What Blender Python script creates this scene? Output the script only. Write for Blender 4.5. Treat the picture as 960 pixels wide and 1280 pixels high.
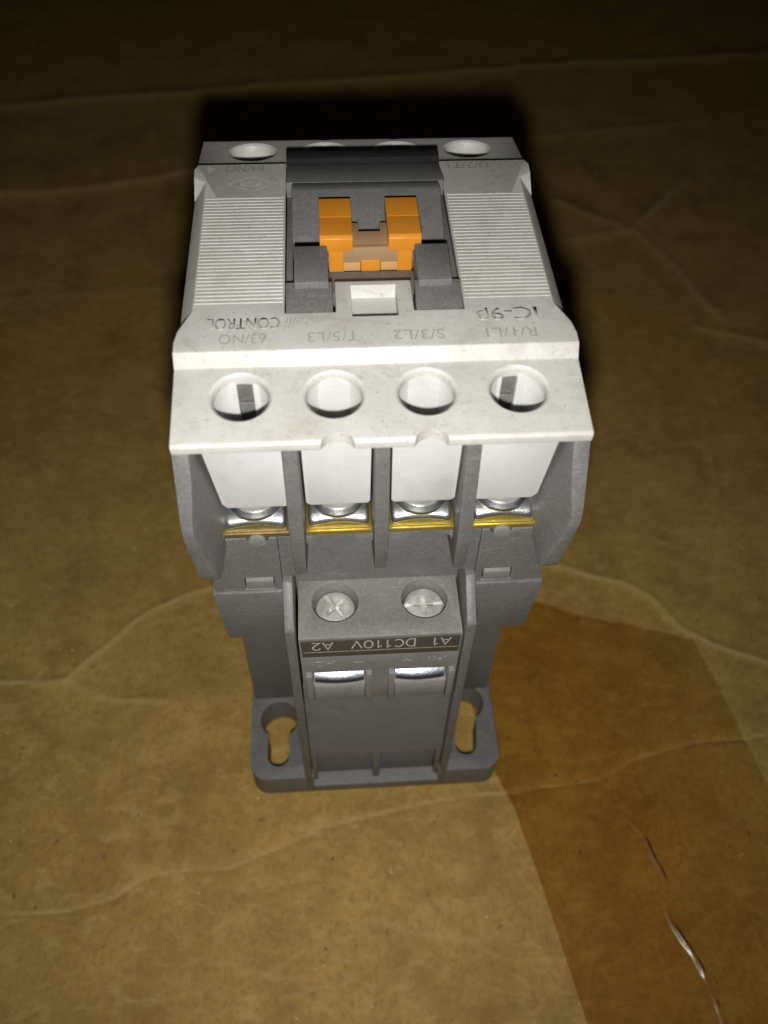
import bpy, bmesh, math, random
import numpy as np
from mathutils import Vector, Matrix, Euler

for o in list(bpy.data.objects):
    bpy.data.objects.remove(o)
scene = bpy.context.scene
COL = scene.collection
MM = 0.001
rng = random.Random(7)

# ------------------------------------------------------------------ camera
CAM_P = Vector((-4.97, -56.61, 157.60))          # millimetres
PITCH, YAW, ROLL = math.radians(52.76), math.radians(-4.92), math.radians(1.77)


def cam_axes():
    cy, sy, cp, sp = math.cos(YAW), math.sin(YAW), math.cos(PITCH), math.sin(PITCH)
    r = Vector((cy, sy, 0)); f0 = Vector((-sy, cy, 0)); z = Vector((0, 0, 1))
    f = f0 * cp - z * sp
    u = f0 * sp + z * cp
    cr, sr = math.cos(ROLL), math.sin(ROLL)
    return r * cr + u * sr, -r * sr + u * cr, f


R_, U_, F_ = cam_axes()
cam_d = bpy.data.cameras.new('camera')
cam = bpy.data.objects.new('camera', cam_d)
COL.objects.link(cam)
m3 = Matrix((R_, U_, -F_)).transposed()
cam.matrix_world = Matrix.Translation(CAM_P * MM) @ m3.to_4x4()
cam_d.sensor_fit = 'VERTICAL'
cam_d.sensor_height = 24.0
cam_d.lens = 24.0 * 1100.0 / 1280.0
cam_d.clip_start = 0.005
cam_d.clip_end = 20.0
cam_d.dof.use_dof = True
cam_d.dof.focus_distance = 0.112
cam_d.dof.aperture_fstop = 17.0
scene.camera = cam

# ------------------------------------------------------------------ light: the phone's flash beside the lens, a dark room
world = bpy.data.worlds.new('World')
scene.world = world
world.use_nodes = True
bg = world.node_tree.nodes['Background']
bg.inputs['Color'].default_value = (0.85, 0.85, 1.0, 1)
bg.inputs['Strength'].default_value = 0.005

FLASH = CAM_P - U_ * 10.5 + F_ * 2.0
spot_d = bpy.data.lights.new('phone_flash', 'SPOT')
spot = bpy.data.objects.new('phone_flash', spot_d)
COL.objects.link(spot)
spot.location = FLASH * MM
aim = Vector((-9, 56, 0))
spot.rotation_euler = (aim - FLASH).to_track_quat('-Z', 'Y').to_euler()
spot_d.energy = 0.72
spot_d.color = (1.0, 0.985, 0.95)
spot_d.spot_size = math.radians(114)
spot_d.spot_blend = 1.0
spot_d.shadow_soft_size = 0.0022

scene.view_settings.view_transform = 'Standard'
scene.view_settings.look = 'None'
scene.view_settings.exposure = 0.0
scene.view_settings.gamma = 1.0
scene.render.engine = 'CYCLES'


# ------------------------------------------------------------------ materials
def nodes_of(name):
    m = bpy.data.materials.new(name)
    m.use_nodes = True
    nt = m.node_tree
    return m, nt, nt.nodes['Principled BSDF']


def N(nt, typ, **kw):
    n = nt.nodes.new(typ)
    for k, v in kw.items():
        if k in n.inputs:
            n.inputs[k].default_value = v
        else:
            setattr(n, k, v)
    return n


def ramp(nt, fac, p0, p1, c0=(0, 0, 0, 1), c1=(1, 1, 1, 1)):
    r = nt.nodes.new('ShaderNodeValToRGB')
    r.color_ramp.elements[0].position = p0
    r.color_ramp.elements[1].position = p1
    r.color_ramp.elements[0].color = c0
    r.color_ramp.elements[1].color = c1
    nt.links.new(fac, r.inputs['Fac'])
    return r.outputs['Color']


def mix(nt, fac, a, b, mode='MIX'):
    n = nt.nodes.new('ShaderNodeMix')
    n.data_type = 'RGBA'
    n.blend_type = mode
    for sock, v in ((n.inputs['Factor'], fac), (n.inputs['A'], a), (n.inputs['B'], b)):
        if isinstance(v, bpy.types.NodeSocket):
            nt.links.new(v, sock)
        elif isinstance(v, (int, float)):
            sock.default_value = v
        else:
            sock.default_value = (*v, 1) if len(v) == 3 else v
    return n.outputs['Result']


def noise(nt, coord, scale, detail=4, rough=0.6, dist=0.0, stretch=None):
    if stretch:
        mp = nt.nodes.new('ShaderNodeMapping')
        mp.inputs['Scale'].default_value = stretch
        nt.links.new(coord, mp.inputs['Vector'])
        coord = mp.outputs['Vector']
    n = N(nt, 'ShaderNodeTexNoise', Scale=scale, Detail=detail, Roughness=rough, Distortion=dist)
    nt.links.new(coord, n.inputs['Vector'])
    return n.outputs['Fac']


def bump(nt, h, strength, dist):
    b = N(nt, 'ShaderNodeBump', Strength=strength, Distance=dist)
    nt.links.new(h, b.inputs['Height'])
    return b.outputs['Normal']


def coords(nt):
    # every part keeps its origin at the contactor's base, so object space runs on from part to part
    return nt.nodes.new('ShaderNodeTexCoord').outputs['Object']


def plastic(name, col, dirt, dirt_amt, dust, dust_amt, rough, bump_s=0.15, grain=5200, speck=0.5, sand=0.0, wear_or_light=None, streak=0.0):
    m, nt, p = nodes_of(name)
    c = coords(nt)
    big = noise(nt, c, 130, 5, 0.65)
    mid = noise(nt, c, 1100, 5, 0.75)
    fine = noise(nt, c, grain, 3, 0.6)
    sp = noise(nt, c, 2300, 2, 0.5)
    base = mix(nt, ramp(nt, big, 0.42, 0.75), col, dirt)
    n = nt.nodes.new('ShaderNodeMath'); n.operation = 'MULTIPLY'
    nt.links.new(ramp(nt, big, 0.35, 0.8), n.inputs[0]); n.inputs[1].default_value = dirt_amt
    base = mix(nt, n.outputs[0], col, dirt)
    d = nt.nodes.new('ShaderNodeMath'); d.operation = 'MULTIPLY'
    nt.links.new(ramp(nt, mid, 0.5, 0.8), d.inputs[0]); d.inputs[1].default_value = dust_amt
    base = mix(nt, d.outputs[0], base, dust)
    s = nt.nodes.new('ShaderNodeMath'); s.operation = 'MULTIPLY'
    nt.links.new(ramp(nt, sp, 0.66, 0.72), s.inputs[0]); s.inputs[1].default_value = speck
    base = mix(nt, s.outputs[0], base, dirt)
    if sand:
        g1 = noise(nt, c, 3600, 3, 0.7)
        q1 = nt.nodes.new('ShaderNodeMath'); q1.operation = 'MULTIPLY'
        nt.links.new(ramp(nt, g1, 0.47, 0.64), q1.inputs[0]); q1.inputs[1].default_value = sand
        base = mix(nt, q1.outputs[0], base, dust)
        g2 = noise(nt, c, 2900, 3, 0.7, 0.0, (1.1, 0.9, 1.0))
        q2 = nt.nodes.new('ShaderNodeMath'); q2.operation = 'MULTIPLY'
        nt.links.new(ramp(nt, g2, 0.48, 0.66), q2.inputs[0]); q2.inputs[1].default_value = sand
        base = mix(nt, q2.outputs[0], base, dirt)
    if streak:
        sk = noise(nt, c, 1000, 3, 0.6, 0.6, (0.25, 1.3, 1.3))
        q3 = nt.nodes.new('ShaderNodeMath'); q3.operation = 'MULTIPLY'
        nt.links.new(ramp(nt, sk, 0.60, 0.70), q3.inputs[0]); q3.inputs[1].default_value = streak
        base = mix(nt, q3.outputs[0], base, dust)
        sm = noise(nt, c, 320, 5, 0.75, 0.8, (0.8, 1.2, 1.0))
        q4 = nt.nodes.new('ShaderNodeMath'); q4.operation = 'MULTIPLY'
        nt.links.new(ramp(nt, sm, 0.50, 0.72), q4.inputs[0]); q4.inputs[1].default_value = streak
        base = mix(nt, q4.outputs[0], base, dirt)
    if wear_or_light:  # lit edges put into the colour: paler along edges, broken by noise
        bv = nt.nodes.new('ShaderNodeBevel'); bv.samples = 4; bv.inputs['Radius'].default_value = 0.00022
        ge = nt.nodes.new('ShaderNodeNewGeometry')
        dp = nt.nodes.new('ShaderNodeVectorMath'); dp.operation = 'DOT_PRODUCT'
        nt.links.new(bv.outputs[0], dp.inputs[0]); nt.links.new(ge.outputs['True Normal'], dp.inputs[1])
        ed = ramp(nt, dp.outputs['Value'], 0.86, 0.985, (1, 1, 1, 1), (0, 0, 0, 1))
        wn = noise(nt, c, 900, 4, 0.7)
        e1 = nt.nodes.new('ShaderNodeMath'); e1.operation = 'MULTIPLY'
        nt.links.new(ed, e1.inputs[0]); nt.links.new(ramp(nt, wn, 0.36, 0.66), e1.inputs[1])
        e2 = nt.nodes.new('ShaderNodeMath'); e2.operation = 'MULTIPLY'
        nt.links.new(e1.outputs[0], e2.inputs[0]); e2.inputs[1].default_value = 0.75
        base = mix(nt, e2.outputs[0], base, wear_or_light)
    nt.links.new(base, p.inputs['Base Color'])
    rr = nt.nodes.new('ShaderNodeMapRange')
    nt.links.new(mid, rr.inputs['Value'])
    rr.inputs['To Min'].default_value = rough - 0.12
    rr.inputs['To Max'].default_value = rough + 0.16
    nt.links.new(rr.outputs['Result'], p.inputs['Roughness'])
    nt.links.new(bump(nt, fine, bump_s, 0.00006), p.inputs['Normal'])
    return m


M = {}
M['white'] = plastic('white_plastic', (0.575, 0.57, 0.54), (0.33, 0.30, 0.245), 0.42, (0.45, 0.43, 0.38), 0.25, 0.46, 0.08, 4200, 0.8, 0.16, None, 0.45)
M['cap'] = plastic('clean_white_plastic', (0.56, 0.56, 0.55), (0.38, 0.36, 0.32), 0.25, (0.46, 0.44, 0.41), 0.2, 0.42, 0.05, 4200, 0.3, 0.08, None, 0.3)
M['grey'] = plastic('grey_plastic', (0.128, 0.126, 0.122), (0.085, 0.082, 0.078), 0.4, (0.20, 0.195, 0.18), 0.22, 0.50, 0.3, 5200, 0.25, 0.5, (0.34, 0.33, 0.31), 0.5)
M['dusty'] = plastic('dusty_grey_plastic', (0.175, 0.173, 0.165), (0.135, 0.13, 0.12), 0.35, (0.28, 0.265, 0.215), 0.28, 0.58, 0.35, 5200, 0.3, 0.5, (0.38, 0.365, 0.33), 0.55)
M['inner_grey'] = plastic('dark_grey_plastic', (0.140, 0.138, 0.138), (0.085, 0.083, 0.08), 0.4, (0.19, 0.185, 0.175), 0.3, 0.48, 0.3, 5200, 0.25, 0.5, (0.34, 0.33, 0.31), 0.5)  # grey tone of the frame, beam, guide blocks and slot leaves
M['orange'] = plastic('orange_plastic', (0.62, 0.235, 0.018), (0.40, 0.15, 0.02), 0.35, (0.66, 0.32, 0.08), 0.2, 0.36, 0.08, 4200, 0.1)
M['tan'] = plastic('clear_tan_plastic', (0.52, 0.33, 0.18), (0.38, 0.24, 0.14), 0.4, (0.56, 0.40, 0.26), 0.3, 0.42, 0.1, 4200, 0.25)
for nm_, tr_ in (('tan', 0.35),):
    p_ = M[nm_].node_tree.nodes['Principled BSDF']
    p_.inputs['Transmission Weight'].default_value = tr_
M['pale_orange'] = plastic('pale_orange_plastic', (0.54, 0.30, 0.12), (0.45, 0.25, 0.1), 0.3, (0.62, 0.4, 0.2), 0.2, 0.4, 0.06, 4200, 0.1)
M['label'] = plastic('label_film', (0.060, 0.053, 0.042), (0.035, 0.032, 0.026), 0.4, (0.11, 0.10, 0.085), 0.25, 0.4, 0.08, 4200, 0.2)
M['dark'] = plastic('black_shade_fill', (0.02, 0.02, 0.02), (0.015, 0.015, 0.015), 0.3, (0.03, 0.03, 0.03), 0.2, 0.6, 0.1, 4200, 0.1)  # black tone painted in for the shade behind the actuator frame

M['dark'].node_tree.nodes['Principled BSDF'].inputs['Specular IOR Level'].default_value = 0.03


def metal(name, col, dark, rough, amt, met=1.0):
    m, nt, p = nodes_of(name)
    c = coords(nt)
    n1 = noise(nt, c, 500, 5, 0.7)
    n2 = noise(nt, c, 3500, 3, 0.6)
    f = nt.nodes.new('ShaderNodeMath'); f.operation = 'MULTIPLY'
    nt.links.new(ramp(nt, n1, 0.4, 0.72), f.inputs[0]); f.inputs[1].default_value = amt
    nt.links.new(mix(nt, f.outputs[0], col, dark), p.inputs['Base Color'])
    p.inputs['Metallic'].default_value = met
    r = nt.nodes.new('ShaderNodeMapRange')
    nt.links.new(n1, r.inputs['Value'])
    r.inputs['To Min'].default_value = rough - 0.1
    r.inputs['To Max'].default_value = rough + 0.22
    nt.links.new(r.outputs['Result'], p.inputs['Roughness'])
    nt.links.new(bump(nt, n2, 0.4, 0.00008), p.inputs['Normal'])
    return m


M['zinc'] = metal('zinc_plated_steel', (0.62, 0.63, 0.64), (0.30, 0.30, 0.29), 0.30, 0.75, 1.0)
M['blue_zinc'] = metal('blued_zinc_plate', (0.44, 0.47, 0.52), (0.16, 0.17, 0.19), 0.27, 0.8, 1.0)
M['screw'] = metal('zinc_screw', (0.80, 0.80, 0.77), (0.34, 0.325, 0.29), 0.30, 0.75, 0.65)
M['brass'] = metal('brass', (0.78, 0.60, 0.15), (0.34, 0.25, 0.09), 0.36, 0.5, 0.9)
M['dull_brass'] = metal('dull_brass', (0.50, 0.38, 0.17), (0.22, 0.16, 0.08), 0.5, 0.75)


def ink(name, col, under, wear_or_light):
    m, nt, p = nodes_of(name)
    c = coords(nt)
    n = noise(nt, c, 900, 4, 0.7)
    nt.links.new(mix(nt, ramp(nt, n, wear_or_light - 0.12, wear_or_light + 0.12), col, under), p.inputs['Base Color'])
    p.inputs['Roughness'].default_value = 0.5
    return m


M['print'] = ink('worn_grey_print', (0.33, 0.315, 0.29), (0.42, 0.41, 0.38), 0.58)
M['faint_print'] = ink('faint_grey_print', (0.36, 0.34, 0.29), (0.50, 0.49, 0.455), 0.52)
M['rear_print'] = ink('rear_grey_print', (0.23, 0.22, 0.20), (0.34, 0.33, 0.30), 0.66)
M['label_print'] = ink('label_print', (0.42, 0.415, 0.385), (0.30, 0.295, 0.27), 0.60)

# ------------------------------------------------------------------ mesh helpers (millimetres in, metres out)
class MB:
    def __init__(s):
        s.bm = bmesh.new()

    def poly_prism(s, pts, axis, a, b):
        """pts: 2-D outline; axis: 0 -> (y,z), 1 -> (x,z), 2 -> (x,y); extruded a..b along axis"""
        def P(p, t):
            if axis == 0: return (t, p[0], p[1])
            if axis == 1: return (p[0], t, p[1])
            return (p[0], p[1], t)
        va = [s.bm.verts.new(P(p, a)) for p in pts]
        vb = [s.bm.verts.new(P(p, b)) for p in pts]
        n = len(pts)
        s.bm.faces.new(va)
        s.bm.faces.new(vb[::-1])
        for i in range(n):
            s.bm.faces.new((va[i], vb[i], vb[(i + 1) % n], va[(i + 1) % n]))
        return s

    def box(s, x0, x1, y0, y1, z0, z1):
        return s.poly_prism([(x0, y0), (x1, y0), (x1, y1), (x0, y1)], 2, z0, z1)

    def taper_box(s, lo, z0, hi, z1):
        """lo, hi = (x0,x1,y0,y1) at z0 and z1"""
        return s.loft([[(a[0], a[2]), (a[1], a[2]), (a[1], a[3]), (a[0], a[3])] for a in (lo, hi)], [z0, z1])

    def loft(s, outlines, zs):
        rings = [[s.bm.verts.new((p[0], p[1], z)) for p in o] for o, z in zip(outlines, zs)]
        s.bm.faces.new(rings[0]); s.bm.faces.new(rings[-1][::-1])
        n = len(outlines[0])
        for a, b in zip(rings, rings[1:]):
            for i in range(n):
                s.bm.faces.new((a[i], b[i], b[(i + 1) % n], a[(i + 1) % n]))
        return s

    def lathe(s, c, prof, seg=40, axis=Vector((0, 0, 1)), arc=None):
        """prof: (radius, height along axis) list, closed with caps"""
        q = Vector((0, 0, 1)).rotation_difference(axis)
        rings = []
        for r, h in prof:
            rings.append([s.bm.verts.new(Vector(c) + q @ Vector((r * math.cos(2 * math.pi * i / seg), r * math.sin(2 * math.pi * i / seg), h))) for i in range(seg)])
        s.bm.faces.new(rings[0][::-1]); s.bm.faces.new(rings[-1])
        for a, b in zip(rings, rings[1:]):
            for i in range(seg):
                s.bm.faces.new((a[i], a[(i + 1) % seg], b[(i + 1) % seg], b[i]))
        return s

    def mesh(s, name):
        bmesh.ops.recalc_face_normals(s.bm, faces=s.bm.faces)
        bmesh.ops.scale(s.bm, vec=(MM, MM, MM), verts=s.bm.verts)
        me = bpy.data.meshes.new(name)
        s.bm.to_mesh(me); s.bm.free()
        return me


def finish(me, smooth_deg):
    for p in me.polygons:
        p.use_smooth = True
    me.set_sharp_from_angle(angle=math.radians(smooth_deg))


def bake(o, cutters=(), bevel=0.0, seg=2, angle=35, smooth=35):
    for c in cutters:
        b = o.modifiers.new('cut', 'BOOLEAN'); b.operation = 'DIFFERENCE'; b.object = c; b.solver = 'EXACT'
    if bevel:
        v = o.modifiers.new('bevel', 'BEVEL'); v.width = bevel * MM; v.segments = seg
        v.limit_method = 'ANGLE'; v.angle_limit = math.radians(angle); v.use_clamp_overlap = True
    if o.modifiers:
        bpy.context.view_layer.update()
        dg = bpy.context.evaluated_depsgraph_get()
        me = bpy.data.meshes.new_from_object(o.evaluated_get(dg))
        me.name = o.data.name
        o.modifiers.clear()
        old = o.data
        o.data = me
        bpy.data.meshes.remove(old)
    finish(o.data, smooth)
    for c in cutters:
        bpy.data.objects.remove(c)
    return o


def cutter(mb):
    o = bpy.data.objects.new('cutter', mb.mesh('cutter'))
    COL.objects.link(o)
    return o


def part(name, mb, mat, parent, cutters=(), bevel=0.15, seg=2, label=None, smooth=35, angle=35):
    me = mb.mesh(name)
    me.materials.append(M[mat])
    o = bpy.data.objects.new(name, me)
    COL.objects.link(o)
    bake(o, cutters, bevel, seg, angle, smooth)
    if not o.data.materials:
        o.data.materials.append(M[mat])
    o.parent = parent
    if label: o['label'] = label
    return o


def text_part(name, txt, size, mat, parent, origin, xdir, ydir, width=None, extrude=0.012, italic=0.0, bold=0.0):
    """flat print: origin = start of the baseline (mm), xdir = reading direction, ydir = up of the letters;
    size = cap height, width = length of the line (mm)"""
    cu = bpy.data.curves.new('lettering', 'FONT')
    cu.body = txt; cu.size = 1.0; cu.shear = italic; cu.offset = bold
    cu.resolution_u = 4
    tmp = bpy.data.objects.new('tmp_text', cu)
    COL.objects.link(tmp)
    bpy.context.view_layer.update()
    me = bpy.data.meshes.new_from_object(tmp.evaluated_get(bpy.context.evaluated_depsgraph_get()))
    bpy.data.objects.remove(tmp)
    xs = [v.co.x for v in me.vertices]
    x0, x1 = min(xs), max(xs)
    cap = 0.70
    sy = size / cap
    sx = (width / (x1 - x0)) if width else sy
    xd, yd = Vector(xdir).normalized(), Vector(ydir).normalized()
    nd = xd.cross(yd)
    bm = bmesh.new(); bm.from_mesh(me)
    bpy.data.meshes.remove(me)
    geo = bmesh.ops.extrude_face_region(bm, geom=bm.faces[:])
    for v in [g for g in geo['geom'] if isinstance(g, bmesh.types.BMVert)]:
        v.co.z = 1.0
    for v in bm.verts:
        v.co = (Vector(origin) + xd * ((v.co.x - x0) * sx) + yd * (v.co.y * sy) + nd * (v.co.z * extrude)) * MM
    bmesh.ops.recalc_face_normals(bm, faces=bm.faces)
    me = bpy.data.meshes.new(name)
    bm.to_mesh(me); bm.free()
    me.materials.append(M[mat])
    o = bpy.data.objects.new(name, me)
    COL.objects.link(o)
    o.parent = parent
    return o


def arc_pts(cx, cy, rx, ry, a0, a1, n=10):
    return [(cx + rx * math.cos(math.radians(a0 + (a1 - a0) * i / n)), cy + ry * math.sin(math.radians(a0 + (a1 - a0) * i / n))) for i in range(n + 1)]


# plain engraver's strokes for the coil label: (advance width, list of (closed, points))
GLYPH = {
    'A': (0.86, [(False, [(0.0, 0.0), (0.40, 1.0), (0.80, 0.0)]), (False, [(0.22, 0.30), (0.58, 0.30)])]),
    '1': (0.62, [(False, [(0.08, 0.76), (0.34, 1.0), (0.34, 0.0)])]),
    '2': (0.76, [(False, arc_pts(0.35, 0.70, 0.30, 0.30, 165, -25) + [(0.50, 0.42), (0.06, 0.05), (0.70, 0.05)])]),
    'D': (0.82, [(True, [(0.06, 0.0), (0.06, 1.0)] + arc_pts(0.34, 0.5, 0.38, 0.5, 90, -90))]),
    'C': (0.84, [(False, arc_pts(0.42, 0.5, 0.38, 0.5, 45, 315, 16))]),
    '0': (0.80, [(True, arc_pts(0.38, 0.5, 0.33, 0.5, 90, 430, 19))]),
    'V': (0.86, [(False, [(0.0, 1.0), (0.40, 0.0), (0.80, 1.0)])]),
}


def stroke_text(name, txt, size, mat, parent, origin, xdir, ydir, width, weight=0.13, extrude=0.012):
    total = sum(GLYPH[ch][0] + 0.10 for ch in txt) - 0.10
    kx = width / total
    xd, yd = Vector(xdir), Vector(ydir); nd = xd.cross(yd)
    bm = bmesh.new(); pen = 0.0
    for ch in txt:
        adv, paths = GLYPH[ch]
        for closed, pts in paths:
            P = [Vector(p) for p in pts]; n = len(P)
            left, right = [], []
            for i in range(n):
                a = P[i - 1] if (i or closed) else None
                b = P[(i + 1) % n] if (i < n - 1 or closed) else None
                d1 = (P[i] - a).normalized() if a is not None else (b - P[i]).normalized()
                d2 = (b - P[i]).normalized() if b is not None else d1
                t = (d1 + d2)
                t = t.normalized() if t.length > 1e-4 else d1
                nn = Vector((-t.y, t.x))
                k = min(1.8, 1.0 / max(0.3, abs(nn.dot(Vector((-d1.y, d1.x))))))
                left.append(P[i] + nn * (0.5 * weight * k)); right.append(P[i] - nn * (0.5 * weight * k))
            mk = lambda q: bm.verts.new((Vector(origin) + xd * ((pen + q.x) * kx) + yd * (q.y * size) + nd * extrude) * MM)
            L = [mk(q) for q in left]; Rr = [mk(q) for q in right]
            for i in range(n if closed else n - 1):
                j = (i + 1) % n
                bm.faces.new((L[i], L[j], Rr[j], Rr[i]))
        pen += adv + 0.10
    bmesh.ops.recalc_face_normals(bm, faces=bm.faces)
    me = bpy.data.meshes.new(name)
    bm.to_mesh(me); bm.free()
    me.materials.append(M[mat])
    o = bpy.data.objects.new(name, me)
    COL.objects.link(o)
    o.parent = parent
    return o


# ------------------------------------------------------------------ the cardboard and the strip of tape on it
def pl_dist(X, Y, pts):
    """unsigned distance, signed side and position along a polyline"""
    best = np.full(X.shape, 1e9); side = np.zeros(X.shape)
    for (x0, y0), (x1, y1) in zip(pts, pts[1:]):
        dx, dy = x1 - x0, y1 - y0
        L2 = dx * dx + dy * dy
        t = np.clip(((X - x0) * dx + (Y - y0) * dy) / L2, 0, 1)
        d = np.hypot(X - x0 - t * dx, Y - y0 - t * dy)
        s = np.sign(dx * (Y - y0) - dy * (X - x0))
        k = d < best
        best = np.where(k, d, best); side = np.where(k, s, side)
    return best, side


def wiggle(pts, amp, n, seed):
    r = random.Random(seed)
    out = []
    for (x0, y0), (x1, y1) in zip(pts, pts[1:]):
        L = math.hypot(x1 - x0, y1 - y0)
        k = max(1, int(L / n))
        for i in range(k):
            t = i / k
            out.append((x0 + (x1 - x0) * t + r.uniform(-amp, amp), y0 + (y1 - y0) * t + r.uniform(-amp, amp)))
    out.append(pts[-1])
    return out


FRONT = [(-110, -24), (-63.4, -17.7), (-53, -17.8), (-45.3, -16.6), (-41.3, -14.2), (-37.6, -13.1), (-26.1, -12.3), (-17.3, -9.4), (-10.3, -6.5), (-4.6, -5.4), (1.2, -4.6), (12.9, -2.9), (24.7, -2.0), (33.6, -1.4), (41.2, -0.3), (47.9, 2.7), (54.5, 4.6), (65.6, 5.6), (75.1, 6.2), (100, 9)]
CREASES = [  # points, valley(-)/ridge(+) mm, width mm, step mm (rise on the far side), pale wear
    (FRONT, -0.42, 0.62, 0.5, 0.5),
    ([(-100, 26), (-71.8, 24.4), (-59.5, 24.3), (-51.4, 33), (-44.1, 39.8), (-32.9, 44.5), (-26, 46)], 0.34, 0.75, 0.25, 0.9),
    ([(-59.5, 24.3), (-51.3, 20), (-39, 18.8)], 0.3, 1.2, 0.0, 0.5),
    ([(34, 48), (41.6, 46.9), (48.7, 43.1), (55.2, 41.1), (60.3, 37.3), (64.4, 29.9), (69.9, 25.9), (80, 20.9), (110, 12)], 0.40, 0.8, 0.25, 1.0),
    ([(-48.7, 24.1), (-45, 10.8), (-41.5, -8.3), (-41.3, -14.2), (-43.3, -22.3), (-41.8, -34.9), (-42, -70)], -0.16, 1.3, 0.2, 0.15),
    ([(-59.9, 31.7), (-55.6, 8.3), (-52.3, -18.1)], -0.12, 2.5, 0.0, 0.0),
    ([(-160, 236), (-114.6, 241.2), (-83.1, 246.2), (-50.5, 249.2), (-24.1, 254.1), (17.3, 258.2), (64.7, 264.1), (113.6, 269.1), (163.8, 272.9), (260, 280)], 0.9, 3.2, 0.0, 1.0),
    ([(-150, 184), (-104.2, 188.7), (-80.6, 191.3), (-61.6, 195.9), (-47.1, 200.4), (-20, 206)], 0.45, 2.2, 0.7, 0.5),
    ([(-140, 139), (-94.6, 140), (-69.1, 141.3), (-51.9, 143.4), (-30, 145)], 0.18, 2.0, 0.0, 0.3),
    ([(30, 212), (63.1, 217.4), (79.8, 219.9), (102.6, 223.3), (125.6, 225.8)], 0.35, 2.0, 0.0, 0.5),
    ([(50, 159), (63.5, 161.2), (78.5, 163.8), (86.9, 165.5), (99.8, 180.3), (110.4, 190.9)], 0.45, 2.0, 0.0, 0.6),
    ([(66, 181), (75.5, 172.7), (86.9, 165.5), (95.4, 145), (98.4, 130.8), (102, 124)], 0.45, 2.0, 0.0, 0.6),
    ([(93.4, 121.1), (103.3, 117.5), (110.9, 114), (130, 108)], 0.5, 1.8, 0.0, 0.8),
    ([(7, -20.2), (10.6, -24.2), (18, -28.8)], 0.12, 0.9, 0.0, 0.3),
    ([(-38, 12), (-30, 13), (-26, 12.2)], 0.12, 1.2, 0.0, 0.2),
    ([(-20, -30), (-13, -26), (-8, -25.5)], 0.10, 1.0, 0.0, 0.2),
]


for _ in range(34):
    x0, y0 = rng.uniform(-72, 90), rng.uniform(-60, 120)
    an = rng.uniform(-0.6, 0.6) + rng.choice((0, 0, 1.4)); L_ = rng.uniform(5, 22)
    CREASES.append(([(x0, y0), (x0 + 0.5 * L_ * math.cos(an), y0 + 0.5 * L_ * math.sin(an) + rng.uniform(-1.5, 1.5)), (x0 + L_ * math.cos(an), y0 + L_ * math.sin(an))],
                    rng.choice((-1, 1)) * rng.uniform(0.04, 0.13), rng.uniform(0.5, 1.1), 0.0, rng.uniform(0, 0.35)))


def ground_height(X, Y):
    H = np.zeros(X.shape); W = np.zeros(X.shape)
    for i, (pts, amp, w, step, wear_or_light) in enumerate(CREASES):
        d, s = pl_dist(X, Y, wiggle(pts, 0.35 if w < 1.9 else 0.6, 4.0, i + 3))
        H += amp * np.exp(-np.abs(d / w) ** 1.6)
        if step:
            H += step * np.exp(-(d / 16.0) ** 2) * 0.5 * (1 + np.tanh(s * d / 1.4))
        W = np.maximum(W, wear_or_light * np.exp(-(d / (0.45 * w)) ** 2))
    H += 0.22 * np.sin(X * 0.045 + 1.3) * np.sin(Y * 0.037 + 0.4) + 0.10 * np.sin(X * 0.13 + Y * 0.05) * np.sin(Y * 0.11 - X * 0.03 + 2)
    # flat where the contactor stands
    dx = np.maximum(np.abs(X) - 23.0, 0); dy = np.maximum(np.abs(Y - 33.5) - 34.5, 0)
    k = np.clip(np.hypot(dx, dy) / 7.0, 0, 1); k = k * k * (3 - 2 * k)
    return H * k - 0.07, W


def axis_points(segs):
    out = []
    for a, b, n in segs:
        out += list(np.linspace(a, b, n, endpoint=False))
    out.append(segs[-1][1])
    return np.array(out)


def sheet(name, xs, ys, zoff, warp=None):
    X, Y = np.meshgrid(xs, ys)
    if warp: X, Y = warp(X, Y)
    H, W = ground_height(X, Y)
    nx, ny = len(xs), len(ys)
    co = np.stack([X, Y, H + zoff], -1).reshape(-1, 3) * MM
    idx = np.arange(nx * ny).reshape(ny, nx)
    q = np.stack([idx[:-1, :-1], idx[:-1, 1:], idx[1:, 1:], idx[1:, :-1]], -1).reshape(-1, 4)
    me = bpy.data.meshes.new(name)
    me.from_pydata(co.tolist(), [], q.tolist())
    at = me.attributes.new('crease', 'FLOAT', 'POINT')
    at.data.foreach_set('value', W.reshape(-1).astype(np.float32))
    for p in me.polygons: p.use_smooth = True
    return me, X, Y, H


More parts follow.
